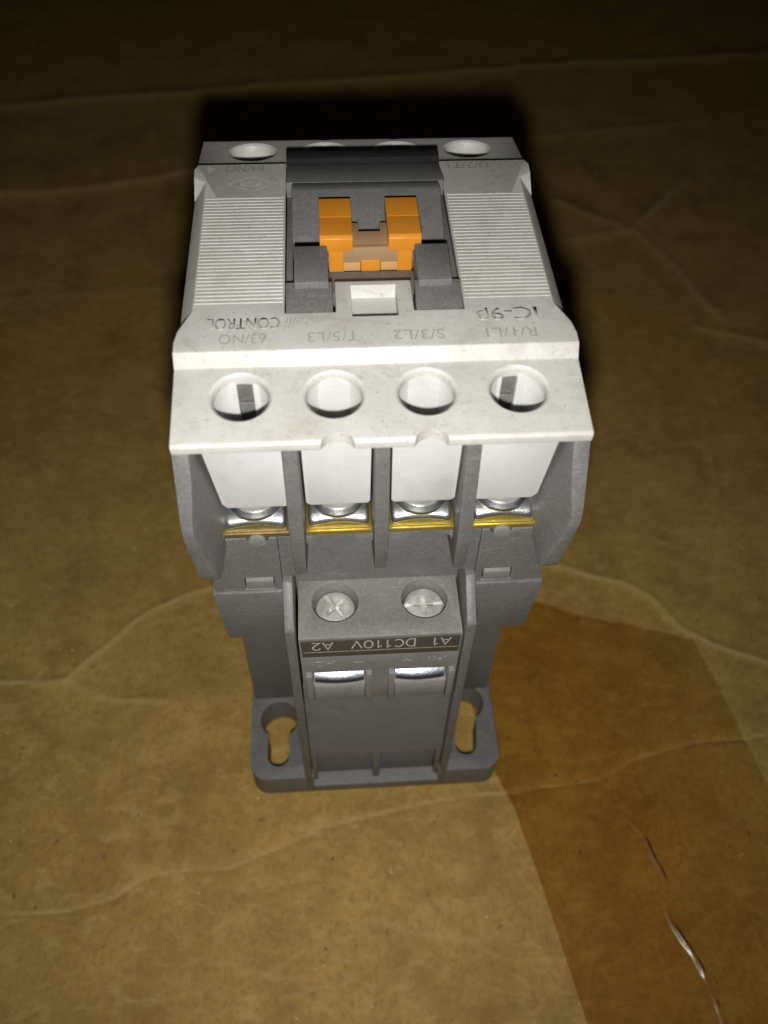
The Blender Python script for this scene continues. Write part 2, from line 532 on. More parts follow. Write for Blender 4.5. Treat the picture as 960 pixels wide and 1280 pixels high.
def cardboard_mat():
    m, nt, p = nodes_of('brown_cardboard')
    c = coords(nt)
    big = noise(nt, c, 14, 4, 0.6)
    blot = noise(nt, c, 70, 5, 0.65)
    fib = noise(nt, c, 1100, 4, 0.7, 0.4, (1.0, 0.7, 1.0))
    fib2 = noise(nt, c, 420, 3, 0.6, 0.5, (0.6, 1.0, 1.0))
    speck = noise(nt, c, 560, 2, 0.5)
    speck2 = noise(nt, c, 820, 2, 0.5, 0, (1, 1, 3))
    col = mix(nt, ramp(nt, big, 0.35, 0.68), (0.350, 0.215, 0.048), (0.400, 0.256, 0.070))
    col = mix(nt, ramp(nt, blot, 0.40, 0.68), col, (0.255, 0.150, 0.034))
    f = nt.nodes.new('ShaderNodeMath'); f.operation = 'MULTIPLY'
    nt.links.new(ramp(nt, fib, 0.46, 0.66), f.inputs[0]); f.inputs[1].default_value = 0.55
    col = mix(nt, f.outputs[0], col, (0.20, 0.12, 0.035))
    f2 = nt.nodes.new('ShaderNodeMath'); f2.operation = 'MULTIPLY'
    nt.links.new(ramp(nt, fib2, 0.50, 0.70), f2.inputs[0]); f2.inputs[1].default_value = 0.45
    col = mix(nt, f2.outputs[0], col, (0.45, 0.32, 0.115))
    col = mix(nt, ramp(nt, speck, 0.715, 0.755), col, (0.15, 0.085, 0.028))
    col = mix(nt, ramp(nt, speck2, 0.735, 0.765), col, (0.50, 0.39, 0.20))
    fl = noise(nt, c, 95, 2, 0.5, 0.0, (1.0, 0.05, 1.0))     # the flutes showing faintly through the liner
    f3 = nt.nodes.new('ShaderNodeMath'); f3.operation = 'MULTIPLY'
    nt.links.new(ramp(nt, fl, 0.5, 0.66), f3.inputs[0]); f3.inputs[1].default_value = 0.10
    col = mix(nt, f3.outputs[0], col, (0.24, 0.14, 0.03))
    a = nt.nodes.new('ShaderNodeAttribute'); a.attribute_name = 'crease'
    w = nt.nodes.new('ShaderNodeMath'); w.operation = 'MULTIPLY'
    nt.links.new(a.outputs['Fac'], w.inputs[0]); nt.links.new(ramp(nt, blot, 0.25, 0.6), w.inputs[1])
    col = mix(nt, w.outputs[0], col, (0.50, 0.36, 0.16))
    nt.links.new(col, p.inputs['Base Color'])
    p.inputs['Roughness'].default_value = 0.72
    p.inputs['Specular IOR Level'].default_value = 0.3
    h = nt.nodes.new('ShaderNodeMath'); h.operation = 'ADD'
    nt.links.new(fib, h.inputs[0]); nt.links.new(fib2, h.inputs[1])
    nt.links.new(bump(nt, h.outputs[0], 0.6, 0.00016), p.inputs['Normal'])
    return m


def tape_mat():
    m, nt, p = nodes_of('clear_packing_tape')
    c = coords(nt)
    out = nt.nodes['Material Output']
    t = nt.nodes.new('ShaderNodeBsdfTransparent')
    n = noise(nt, c, 60, 4, 0.6)
    at = nt.nodes.new('ShaderNodeAttribute'); at.attribute_name = 'across'
    tint = mix(nt, ramp(nt, n, 0.35, 0.7), (0.87, 0.775, 0.58), (0.80, 0.68, 0.46))
    nt.links.new(mix(nt, ramp(nt, at.outputs['Fac'], 0.45, 1.0), tint, (0.90, 0.845, 0.72)), t.inputs['Color'])
    g = nt.nodes.new('ShaderNodeBsdfGlossy')
    g.inputs['Roughness'].default_value = 0.24
    wr = noise(nt, c, 220, 3, 0.5, 0.3, (1.0, 0.3, 1.0))
    nt.links.new(bump(nt, wr, 0.35, 0.0003), g.inputs['Normal'])
    fr = N(nt, 'ShaderNodeFresnel', IOR=1.45)
    ms = nt.nodes.new('ShaderNodeMixShader')
    nt.links.new(fr.outputs[0], ms.inputs[0])
    nt.links.new(t.outputs[0], ms.inputs[1]); nt.links.new(g.outputs[0], ms.inputs[2])
    nt.links.new(ms.outputs[0], out.inputs['Surface'])
    return m


gx = axis_points([(-420, -135, 16), (-135, -75, 40), (-75, 95, 330), (95, 190, 80), (190, 480, 16)])
gy = axis_points([(-260, -66, 16), (-66, 70, 260), (70, 290, 190), (290, 700, 22)])
me, *_ = sheet('ground', gx, gy, 0.0)
me.materials.append(cardboard_mat())
ground = bpy.data.objects.new('ground', me)
COL.objects.link(ground)
ground['kind'] = 'structure'

# the tape: 47 mm wide, running down to the right from a torn end behind the contactor
TS, TT = np.linspace(0, 1, 230), np.linspace(0, 1, 300)


def tape_warp(S, T):
    top = np.interp(S, [0, 0.2, 0.4, 0.62, 0.82, 1.0], [44, 40, 38.0, 33.4, 30.3, 27.4])
    top = top + 0.35 * np.sin(S * 31) * np.sin(S * 13 + 1) + 0.06 * np.sin(S * 97)
    y = top + (-62 - top) * T
    xl = np.interp(-y, [-45, -17.1, -2.5, 5, 18.8, 39.3, 62], [13.0, 18.9, 21.8, 24.6, 27.4, 31.0, 35.2])
    xr = np.interp(-y, [-45, -27, -18, -6.2, 3.9, 62], [63.6, 66.4, 68.2, 70.2, 71.9, 82])
    return xl + (xr - xl) * S, y


tm, TX, TY, TH = sheet('packing_tape', TS, TT, 0.05, tape_warp)
# the wrinkle that catches the flash
def smooth_line(pts, n=8):
    out = []
    P = [pts[0]] + list(pts) + [pts[-1]]
    for i in range(1, len(P) - 2):
        p0, p1, p2, p3 = (np.array(P[j]) for j in (i - 1, i, i + 1, i + 2))
        for k in range(n):
            t = k / n
            out.append(tuple(0.5 * (2 * p1 + (p2 - p0) * t + (2 * p0 - 5 * p1 + 4 * p2 - p3) * t * t + (3 * p1 - p0 - 3 * p2 + p3) * t ** 3)))
    return out + [pts[-1]]


gz = np.zeros(TX.shape)
for pts_, a_, w_ in (([(42.9, -6), (46.3, -10.5), (47.4, -14.7), (48.5, -18.7), (47.6, -23.8), (48.9, -27.6), (51.0, -32.5), (52.4, -40.5), (54, -58)], 0.37, 0.42),
                     ([(46.5, -8), (49.5, -9.5), (52, -9), (55, -11.5)], 0.10, 0.5), ([(44, 0), (45.5, -3.5), (45, -6)], 0.14, 0.5),
                     ([(56, 14), (57.5, 6), (56.5, -2), (58, -12)], 0.06, 0.8), ([(35, -8), (37, -20), (36, -34)], 0.05, 0.8), ([(47.5, -24), (45.0, -27), (45.5, -33)], 0.10, 0.5)):
    gd, gs = pl_dist(TX, TY, smooth_line(pts_))
    fade = np.clip(0.72 + 0.25 * np.sin(TY * 0.42 + 1.0) + 0.2 * np.sin(TY * 1.3), 0.3, 1.0) * np.clip((2 - TY) / 16, 0.3, 1)
    gz = np.maximum(gz, a_ * fade * np.exp(-(gd / w_) ** 2))
co = np.zeros(len(tm.vertices) * 3)
tm.vertices.foreach_get('co', co)
co[2::3] += gz.reshape(-1) * MM
tm.vertices.foreach_set('co', co)
ac = tm.attributes.new('across', 'FLOAT', 'POINT')
ac.data.foreach_set('value', np.meshgrid(TS, TT)[0].reshape(-1).astype(np.float32))
tm.materials.append(tape_mat())
tape = bpy.data.objects.new('packing_tape', tm)
COL.objects.link(tape)
tape['label'] = 'wide strip of glossy brown packing tape stuck to the cardboard right of the contactor'
tape['category'] = 'tape'

# ------------------------------------------------------------------ the contactor
root = bpy.data.objects.new('contactor', None)
COL.objects.link(root)
root.empty_display_size = 0.02
root['label'] = 'white and grey electrical contactor with orange slider, standing on its mounting base on cardboard'
root['category'] = 'contactor'


def circle(cx, cy, r, n=32, a0=0, a1=2 * math.pi):
    return [(cx + r * math.cos(a0 + (a1 - a0) * i / n), cy + r * math.sin(a0 + (a1 - a0) * i / n)) for i in range(n)]


def round_rect(x0, x1, y0, y1, r, n=6):
    pts = []
    for cx, cy, a in ((x1 - r, y0 + r, -90), (x1 - r, y1 - r, 0), (x0 + r, y1 - r, 90), (x0 + r, y0 + r, 180)):
        for i in range(n + 1):
            t = math.radians(a + 90 * i / n)
            pts.append((cx + r * math.cos(t), cy + r * math.sin(t)))
    return pts


def rounded(pts, radii, n=4):
    """polygon with rounded corners; radii: dict index->radius"""
    out = []
    N_ = len(pts)
    for i, p in enumerate(pts):
        r = radii.get(i, 0)
        if not r:
            out.append(p); continue
        p = Vector(p); a = Vector(pts[i - 1]); b = Vector(pts[(i + 1) % N_])
        u, v = (a - p).normalized(), (b - p).normalized()
        ang = u.angle(v)
        d = r / math.tan(ang / 2)
        s, e = p + u * d, p + v * d
        for k in range(n + 1):
            t = k / n
            out.append(tuple(s * (1 - t) ** 2 + p * 2 * t * (1 - t) + e * t * t))
    return out


# --- base plate with its four keyholes
def keyhole(cx, cy, r, sx, sy, sr, flip=False):
    """circle at cx,cy; slot of radius sr ending at sx,sy"""
    a = MB().poly_prism(circle(cx, cy, r, 36), 2, -2, 9)
    b = MB()
    d = Vector((sx - cx, sy - cy)).normalized(); n = Vector((-d.y, d.x))
    pts = []
    base = math.atan2(d.y, d.x)
    for i in range(17):
        t = base - math.pi / 2 + math.pi * i / 16
        pts.append((sx + sr * math.cos(t), sy + sr * math.sin(t)))
    pts += [(cx + n.x * sr, cy + n.y * sr), (cx - n.x * sr, cy - n.y * sr)]
    b.poly_prism(pts, 2, -2.5, 9.5)
    return [cutter(a), cutter(b)]


kh = keyhole(-17.0, 11.1, 3.45, -17.15, 4.2, 1.95) + keyhole(17.2, 12.7, 3.35, 16.3, 4.6, 1.95)
kh += keyhole(-17.0, 55.0, 3.4, -17.1, 62.4, 1.95) + keyhole(17.0, 55.0, 3.4, 17.1, 62.4, 1.95)
mb = MB().poly_prism(round_rect(-22, 22, 0, 67, 3.0), 2, 0.0, 7.0)
# hollow under the coil block so that its foot reads as a separate lip
base = part('base_plate', mb, 'grey', root, kh + [cutter(MB().box(-11.0, 11.0, -3, 2.6, 2.7, 12))], 0.45, 3, smooth=40)

# --- lower housing (column), the two-tier contact block
mb = MB().taper_box((-21.6, 21.6, 15.2, 52), 6.9, (-21.2, 21.2, 14.6, 52.4), 47.6)
part('lower_housing', mb, 'grey', root, bevel=0.4)
for sg in (-1, 1):
    lo = tuple(sorted((sg * 12.5, sg * 21.1))) + (5.4, 60.6)
    hi = tuple(sorted((sg * 12.5, sg * 21.7))) + (4.9, 61.1)
    part('contact_block', MB().taper_box(lo, 47.4, hi, 60.0), 'grey', root, bevel=0.3)
part('contact_block', MB().box(-12.48, 12.48, 15.7, 60.0, 47.45, 71.2), 'grey', root, bevel=0.3)
mb = MB()
for sg in (-1, 1):
    lo = tuple(sorted((sg * 12.48, sg * 21.3))) + (5.25, 60.7)
    hi = tuple(sorted((sg * 12.48, sg * 21.0))) + (5.5, 60.5)
    mb.taper_box(lo, 60.06, hi, 71.3)
    x0, x1 = sorted((sg * 10.0, sg * 12.47))
    mb.box(x0, x1, 5.7, 16.0, 62.4, 71.25)
cuts = []
for s in (-1, 1):
    x0, x1 = sorted((s * 13.45, s * 17.25))
    cuts.append(cutter(MB().box(x0, x1, 3, 6.1, 60.4, 62.9)))
    cuts.append(cutter(MB().lathe((s * 14.8, 3.0, 71.4), [(1.35, 0), (1.35, 5)], 24, Vector((0, 1, 0)))))
upper = part('contact_block_top', mb, 'grey', root, cuts, 0.2, smooth=12)
for s in (-1, 1):
    x0, x1 = sorted((s * 13.6, s * 17.1))
    part('catch', MB().poly_prism([(5.3, 60.35), (5.3, 62.1), (5.9, 62.8), (6.3, 62.8), (6.3, 60.35)], 0, x0, x1), 'dusty', upper, bevel=0.1)
    part('boss', MB().lathe((s * 14.8, 4.9, 71.3), [(1.05, 0), (1.05, 3)], 24, Vector((0, 1, 0))), 'dusty', upper, bevel=0.1)

# --- housing behind the terminals
mb = MB().box(-20.4, 20.4, 13.4, 52.6, 71.2, 88.4)
part('upper_housing', mb, 'grey', root, [cutter(MB().box(xc - 0.9, xc + 0.9, 12, 20, 86.6, 87.9)) for xc in (-14.55, 14.35)], bevel=0.2)

# --- outer side walls and the three barriers between the terminals
LEV = [(88.9, 4.3, 61), (86.5, 3.1, 62), (84, 1.85, 63), (82, 0.9, 63.6), (80.4, 0.35, 64), (79.2, 0.2, 64), (76, 0.72, 63.5), (73.5, 1.12, 62), (72.3, 1.3, 8.0), (70.3, 1.65, 5.3), (69.0, 1.85, 4.2), (68.0, 2.1, 3.4), (67.6, 2.3, 2.9)]
for s in (-1, 1):
    outl = []
    for z, yf, yb in LEV:
        w = max(0.0, min(1.0, (88 - z) / 11))
        low = max(0.0, min(1.0, (76 - z) / 9))
        xo = 21.95 - 0.3 * low
        def xin(y):
            t = max(0.0, min(1.0, (y - 0.6) / 5.6)) ** 0.8
            return min(xo - 0.45, 20.75 - t * (0.75 + 1.75 * w) - 0.5 * low * (1 - t))
        ys = [yf, yf + 0.22 * (min(yb, 13) - yf), yf + 0.45 * (min(yb, 13) - yf), yf + 0.7 * (min(yb, 13) - yf), min(yb, 13), yb]
        ring = [(s * xo, yf), (s * xo, yb)] + [(s * xin(y), y) for y in ys[::-1]]
        outl.append(ring)
    mb = MB().loft(outl, [z for z, _, _ in LEV])
    part('side_wall', mb, 'grey', root, bevel=0.22, smooth=40, angle=50)
for x in (-9.85, 0.0, 9.85):
    zb = 65.4 if x else 66.0
    mb = MB().loft([[(x - 0.72, 3.9), (x + 0.72, 3.9), (x + 1.05, 13.6), (x - 1.05, 13.6)],
                    [(x - 0.85, 3.2), (x + 0.85, 3.2), (x + 1.25, 13.6), (x - 1.25, 13.6)],
                    [(x - 0.80, 5.0), (x + 0.80, 5.0), (x + 1.2, 13.6), (x - 1.2, 13.6)]], [zb, 74, 89.0])
    part('barrier', mb, 'grey', root, bevel=0.22)
for x in (-9.85, 0.0, 9.85):
    part('barrier', MB().box(x - 0.8, x + 0.8, 52.5, 62.3, 65.5, 89.0), 'grey', root, bevel=0.2)

# --- terminals: brass bar, saddle clamp, screw
TX4 = (-14.8, -4.93, 4.93, 14.8)
for i, x in enumerate(TX4):
    end = i in (0, 3)
    w0, w1 = (x - 4.35, x + 4.0) if i == 0 else ((x - 4.0, x + 4.35) if i == 3 else (x - 3.95, x + 3.95))
    bar = part('terminal_bar', MB().box(w0, w1, 5.25, 13.3, 71.75, 72.55), 'dull_brass' if i in (0,) else 'brass', root, bevel=0.12)
    mb = MB().poly_prism(round_rect(x - 3.8, x + 3.8, 5.4, 12.6, 0.5), 2, 72.5, 72.9)
    part('lip', mb, 'dull_brass' if i == 0 else 'brass', bar, bevel=0.15)
    # saddle clamp: arched along x, its front edge bowed
    mb = MB()
    K = 16
    top, bot = [], []
    for k in range(K + 1):
        u = -1 + 2 * k / K
        xx = x + 3.6 * u
        arch = 0.42 * (1 - u * u)
        yf = 5.5 + 0.3 * (1 - u * u) + (0.3 if abs(u) == 1 else 0)
        top.append([(xx, yf + 0.4, 73.75 + arch * 0.9), (xx, yf + 1.5, 74.35 + arch * 0.6), (xx, 12.4, 74.6)])
        bot.append([(xx, yf, 72.93 + arch), (xx, 12.4, 72.95)])
    V = [[mb.bm.verts.new(p) for p in bot[k][::-1]] + [] for k in range(K + 1)]
    prof = []
    for k in range(K + 1):
        prof.append([mb.bm.verts.new(top[k][2]), mb.bm.verts.new(top[k][1]), mb.bm.verts.new(top[k][0]), V[k][1], V[k][0]])
    for a, b in zip(prof, prof[1:]):
        for j in range(5):
            mb.bm.faces.new((a[j], b[j], b[(j + 1) % 5], a[(j + 1) % 5]))
    mb.bm.faces.new(prof[0]); mb.bm.faces.new(prof[-1][::-1])
    part('clamp', mb, 'zinc', root, bevel=0.3, seg=4, smooth=60, angle=30)
    part('washer', MB().lathe((x, 9.1, 74.3), [(3.35, 0), (3.35, 0.55)], 36), 'zinc', root, bevel=0.12)
    mb = MB().lathe((x, 9.1, 74.86), [(2.3, 0), (2.3, 0.35), (2.85, 0.5), (2.85, 1.3), (2.5, 1.9), (1.6, 2.2)], 36)
    cr = [cutter(MB().box(x - 3.3, x + 3.3, 8.8, 9.4, 76.0, 78)), cutter(MB().box(x - 0.35, x + 0.35, 7.2, 11.0, 75.9, 78.2))]
    part('terminal_screw', mb, 'screw', root, cr, 0.08)

# --- white finger covers hanging in front of the terminals
for i, x in enumerate(TX4):
    if i == 0:
        pts = [(-10.85, 76.75), (-10.8, 88.9), (-19.9, 88.9), (-20.0, 87.5), (-19.35, 86.7), (-18.25, 77.5), (-17.7, 76.75)]
    elif i == 3:
        pts = [(10.9, 76.75), (10.85, 88.9), (19.9, 88.9), (20.0, 87.5), (19.35, 86.7), (18.35, 77.5), (17.7, 76.75)]
    elif i == 1:
        pts = [(-1.1, 89.2), (-8.75, 89.2), (-8.65, 77.3), (-8.2, 76.8), (-1.5, 76.8), (-1.2, 77.3)]
    else:
        pts = [(1.1, 89.2), (8.75, 89.2), (8.65, 77.3), (8.2, 76.8), (1.5, 76.8), (1.2, 77.3)]
    pr = rounded(pts, {6: 0.3} if i in (0, 3) else {})
    part('finger_cover', MB().poly_prism(pr, 1, 5.95, 7.0), 'cap', root, bevel=0.15)
# the guides seen through the access holes, slotted in the two outer ones
for i, x in enumerate(TX4):
    o = {0: 0.25, 3: -0.45}.get(i, 0)
    mb = MB()
    def arc_wall(a0, a1):
        k = max(3, int((a1 - a0) / 7))
        ts = [math.radians(a0 + (a1 - a0) * j / k) for j in range(k + 1)]
        ring = [(x + 3.02 * math.cos(t), 9.75 + 3.02 * math.sin(t)) for t in ts] + [(x + 3.6 * math.cos(t), 9.75 + 3.6 * math.sin(t)) for t in ts[::-1]]
        mb.loft([ring, ring], [79.0, 89.0])
    if i in (0, 3):
        h0 = math.degrees(math.acos((o + 0.88) / 3.02)); h1 = math.degrees(math.acos((o - 0.88) / 3.02))
        arc_wall(-25, h0); arc_wall(h1, 205)
        mb.box(x + o - 1.75, x + o - 0.86, 12.2, 13.3, 79.1, 88.9)
        mb.box(x + o + 0.86, x + o + 1.75, 12.2, 13.3, 79.1, 88.9)
    else:
        arc_wall(-25, 205)
        mb.box(x - 1.75, x + 1.75, 12.2, 13.3, 79.1, 88.9)
    for v in mb.bm.verts:
        if v.co.z > 85: v.co.z = 88.9 + max(0.0, v.co.y - 5.2) * 0.162
    part('screw_guide', mb, 'cap', root, bevel=0.08)
    if i in (0, 3):
        part('slot_leaf', MB().box(x + o - 0.84, x + o + 0.84, 12.95, 13.36, 87.6, 89.6), 'inner_grey', root, bevel=0.05)
        part('slot_leaf', MB().box(x + o - 0.84, x + o + 0.84, 13.0, 13.36, 80, 86.75), 'inner_grey', root, bevel=0.05)

# --- the top cover: panel, front slope and terminal ledge in one moulding
def mirrored(half):
    return half + [(-x, y) for x, y in half[::-1]]


ZT, ZL = 92.8, 88.5
half_top = [(22.0, 14.78), (22.05, 16.4), (21.75, 18.2), (20.35, 21.6), (20.35, 46.6), (21.98, 47.7), (22.05, 49.6), (21.6, 50.7),
            (10.1, 50.7), (10.1, 20.75), (4.4, 20.75), (4.4, 26.05)]
half_low = [(22.0, 14.78), (22.05, 16.4), (22.05, 17.9), (21.95, 19.0), (21.95, 45.05), (21.98, 45.3), (22.05, 49.6), (21.6, 50.7),
            (10.1, 50.7), (10.1, 20.75), (4.4, 20.75), (4.4, 26.05)]
mb = MB()
bm = mb.bm
tp, lw = mirrored(half_top), mirrored(half_low)
vt = [bm.verts.new((x, y, ZT)) for x, y in tp]
vm = [bm.verts.new((x, y, 90.95)) for x, y in lw]
vl = [bm.verts.new((x, y, ZL)) for x, y in lw]
n = len(tp)
bm.faces.new(vt)
bm.faces.new(vl[::-1])
for i in range(n - 1):
    bm.faces.new((vt[i], vm[i], vm[i + 1], vt[i + 1]))
    bm.faces.new((vm[i], vl[i], vl[i + 1], vm[i + 1]))
# front strip (between last and first vertex): slope, ledge, lip, underside
fr = [(13.75, 91.3), (3.75, 90.5), (3.4, 90.25), (3.45, 89.2), (5.2, 89.0), (12.6, 89.9), (13.6, 89.5)]
wx = lambda y: 22.0 if y > 8 else 21.8
rv = [bm.verts.new((wx(y), y, z)) for y, z in fr]
lv = [bm.verts.new((-wx(y), y, z)) for y, z in fr]
chain_r = [vt[0]] + rv + [vl[0], vm[0]]
chain_l = [vt[-1]] + lv + [vl[-1], vm[-1]]
for i in range(len(chain_r) - 2):
    bm.faces.new((chain_r[i], chain_r[i + 1], chain_l[i + 1], chain_l[i]))
bm.faces.new(chain_r)
bm.faces.new(chain_l)
cuts = []
tilt = Vector((0, -math.sin(math.atan2(0.8, 10.0)), math.cos(math.atan2(0.8, 10.0))))
for x in TX4:
    c = Vector((x, 9.75, 91.0)) - tilt * 5
    cuts.append(cutter(MB().lathe(c, [(2.98, 0), (2.98, 4.45), (3.1, 4.75), (3.42, 5.02), (3.6, 5.2)], 48, tilt)))
for x in (-4.75, 4.95):
    cuts.append(cutter(MB().lathe((x, 2.85, 86), [(1.85, 0), (1.85, 8)], 36)))
cuts.append(cutter(MB().loft([[(-2.55, 19.9), (2.55, 19.9), (2.55, 24.8), (-2.55, 24.8)], [(-2.62, 19.85), (2.62, 19.85), (2.62, 25.4), (-2.62, 25.4)]], [91.3, 93.2])))
top = part('top_cover', mb, 'white', root, (), 0.22, 3, angle=28, smooth=28)
bake(top, cuts, smooth=28)          # holes go in after the edges are rounded
# ribbed grips
for s in (-1, 1):
    mb = MB()
    x0, x1 = sorted((s * 10.35, s * 20.2))
    for k in range(32):
        y = 22.75 + k * 0.652
        mb.poly_prism([(y - 0.24, ZT - 0.08), (y - 0.13, ZT + 0.055), (y + 0.13, ZT + 0.055), (y + 0.24, ZT - 0.08)], 0, x0, x1)
    part('ribbed_grip', mb, 'white', top, bevel=0)
# rear terminal ledge with its holes
mb = MB().poly_prism([(51.0, 88.7), (51.0, 92.3), (52.2, 91.75), (61.1, 90.05), (61.4, 89.8), (61.35, 88.7)], 0, -22.0, 22.0)
cuts = []
tb = Vector((0, math.sin(math.atan2(1.7, 8.9)), math.cos(math.atan2(1.7, 8.9))))
for x in TX4:
    c = Vector((x, 56.8, 90.88)) - tb * 5
    cuts.append(cutter(MB().lathe(c, [(2.98, 0), (2.98, 4.45), (3.1, 4.75), (3.42, 5.02), (3.6, 5.2)], 48, tb)))
for x in (-4.85, 4.85):
    cuts.append(cutter(MB().lathe((x, 62.55, 86), [(1.75, 0), (1.75, 8)], 36)))
rear = part('rear_terminal_cover', mb, 'white', root, (), 0.22, 3, angle=28, smooth=28)
bake(rear, cuts, smooth=28)
for i, x in enumerate(TX4):
    mb = MB().loft([[(x + 3.7 * math.cos(t), 56.8 - 2.9 * math.sin(t)) for t in [math.radians(a) for a in range(160, 381, 10)]] +
                    [(x + 3.15 * math.cos(t), 56.8 - 2.5 * math.sin(t)) for t in [math.radians(a) for a in range(380, 159, -10)]]] * 2, [84.0, 88.68])
    part('screw_guide', mb, 'cap', root, bevel=0)

# --- printing on the cover (it reads from the far side)
XD, YD = (-1, 0, 0), (0, -1, 0)
ZP = ZT + 0.002
for txt, x0, yb, size, w, mat, it, bo in (
        ('intelli', -6.0, 20.0, 1.75, 4.1, 'faint_print', 0.2, 0.0),
        ('CONTROL', -10.6, 20.0, 1.85, 8.0, 'print', 0.0, 0.012),
        ('63/NO', -12.1, 17.4, 1.55, 5.1, 'print', 0, 0),
        ('T/5/L3', -2.0, 17.4, 1.55, 5.6, 'print', 0, 0),
        ('S/3/L2', 7.4, 17.4, 1.55, 5.6, 'print', 0, 0),
        ('R/1/L1', 17.6, 17.4, 1.55, 5.6, 'print', 0, 0),
        ('IC-9', 18.2, 20.7, 2.1, 5.3, 'print', 0, 0.012),
        ('\u03b2', 12.6, 20.3, 1.5, 1.3, 'faint_print', 0, 0.012),
        ('64/NO', -13.0, 50.3, 1.55, 4.9, 'rear_print', 0, 0),
        ('4', -19.3, 50.3, 1.5, 1.1, 'faint_print', 0, 0),
        ('U/2/T1', 16.6, 50.3, 1.55, 5.4, 'rear_print', 0, 0)):
    text_part('lettering', txt, size, mat, top, (x0, yb, ZP), XD, YD, w, 0.012, it, bo)
# worn lozenge emblem behind the left grip
mb = MB()
ce = (-14.4, 46.2)
for (ra, rb) in ((1.0, 0.86),):
    o_ = [(ce[0] + 3.4 * ra * math.cos(t), ce[1] + 1.75 * ra * math.sin(t)) for t in (0, math.pi / 2, math.pi, 1.5 * math.pi)]
    i_ = [(ce[0] + 3.4 * rb * math.cos(t), ce[1] + 1.75 * rb * math.sin(t)) for t in (0, math.pi / 2, math.pi, 1.5 * math.pi)]
    for k in range(4):
        k2 = (k + 1) % 4
        mb.poly_prism([o_[k], o_[k2], i_[k2], i_[k]], 2, ZP, ZP + 0.012)
mb.poly_prism([(ce[0] - 1.5, ce[1] - 0.45), (ce[0] + 1.2, ce[1] - 0.45), (ce[0] + 1.2, ce[1] + 0.45), (ce[0] - 1.5, ce[1] + 0.45)], 2, ZP, ZP + 0.012)
part('emblem', mb, 'faint_print', top, bevel=0)

# --- grey actuator frame in the middle of the top
mb = MB()
mb.poly_prism([(50.2, 88.0), (50.2, 92.9), (49.8, 93.1), (43.6, 94.45), (43.6, 88.0)], 0, -10.02, 10.02)
mb.poly_prism([(43.59, 88.05), (43.59, 94.45), (41.6, 94.85), (41.2, 94.8), (32.6, 91.0), (32.6, 88.05)], 0, -9.25, 9.25)
mb.box(-10.0, -9.2, 21.2, 46.55, 88.1, 92.4)
mb.box(9.2, 10.0, 21.2, 46.55, 88.1, 92.4)
mb.box(-9.3, 9.3, 29.0, 32.7, 87.9, 88.4)
frame = part('actuator_frame', mb, 'inner_grey', root, bevel=0.18)
part('rear_shade_strip', MB().box(-10.05, 10.05, 50.3, 52.2, 88.2, 93.7), 'dark', frame, bevel=0.2)  # shaded gap behind the frame, put in as a black strip
mb = MB().poly_prism([(26.25, 88.2), (26.25, 90.9), (30.35, 90.9), (30.35, 88.2)], 0, -5.3, 5.3)
part('cross_beam', mb, 'inner_grey', frame, bevel=0.15)
for s in (-1, 1):
    mb = MB()
    a, b = sorted((s * 4.7, s * 9.98))
    part('guide_step', MB().poly_prism([(20.95, 88.0), (20.95, 92.55), (24.9, 93.75), (24.9, 88.0)], 0, a, b), 'grey', frame, bevel=0.18)
    a, b = sorted((s * 5.1, s * 8.95))
    mb.poly_prism([(24.0, 88.1), (24.0, 94.35), (30.2, 94.75), (30.2, 88.1)], 0, a, b)
    part('guide_block', mb, 'inner_grey', frame, bevel=0.18)

# --- the orange slider and its clear piece
mb = MB()
for s in (-1, 1):
    a, b = sorted((s * 2.1, s * 5.95))
    mb.poly_prism(rounded([(30.5, 93.6), (30.5, 95.3), (30.9, 95.6), (34.4, 95.55), (34.5, 95.47), (34.6, 95.55), (38.7, 95.5), (38.7, 93.0), (33.4, 92.0), (33.4, 93.6)], {6: 0.5}), 0, a, b)
    a, b = sorted((s * 3.2, s * 4.95))
    mb.poly_prism([(30.54, 90.6), (30.54, 94.6), (33.3, 94.6), (33.3, 90.6)], 0, a, b)
mb.box(-4.9, 4.9, 31.5, 33.2, 90.65, 91.8)
mb.box(-1.15, 1.15, 30.45, 31.6, 90.75, 92.25)
slider = part('orange_slider', mb, 'orange', root, bevel=0.32, seg=3)
mb = MB().box(-3.3, 3.3, 30.62, 31.3, 91.9, 94.0)
part('clear_plate', mb, 'tan', slider, bevel=0.12)
for s in (-1, 1):
    a, b = sorted((s * 1.2, s * 3.25))
    part('foot', MB().box(a, b, 30.6, 31.35, 90.7, 91.9), 'pale_orange', slider, bevel=0.1)
mb = MB().poly_prism(rounded([(-2.12, 31.2), (2.12, 31.2), (2.12, 35.6), (1.3, 35.6), (1.3, 33.9), (-1.3, 33.9), (-1.3, 35.6), (-2.12, 35.6)], {2: 0.3, 3: 0.3, 6: 0.3, 7: 0.3}), 2, 93.2, 94.0)
part('clear_yoke', mb, 'tan', slider, bevel=0.12)

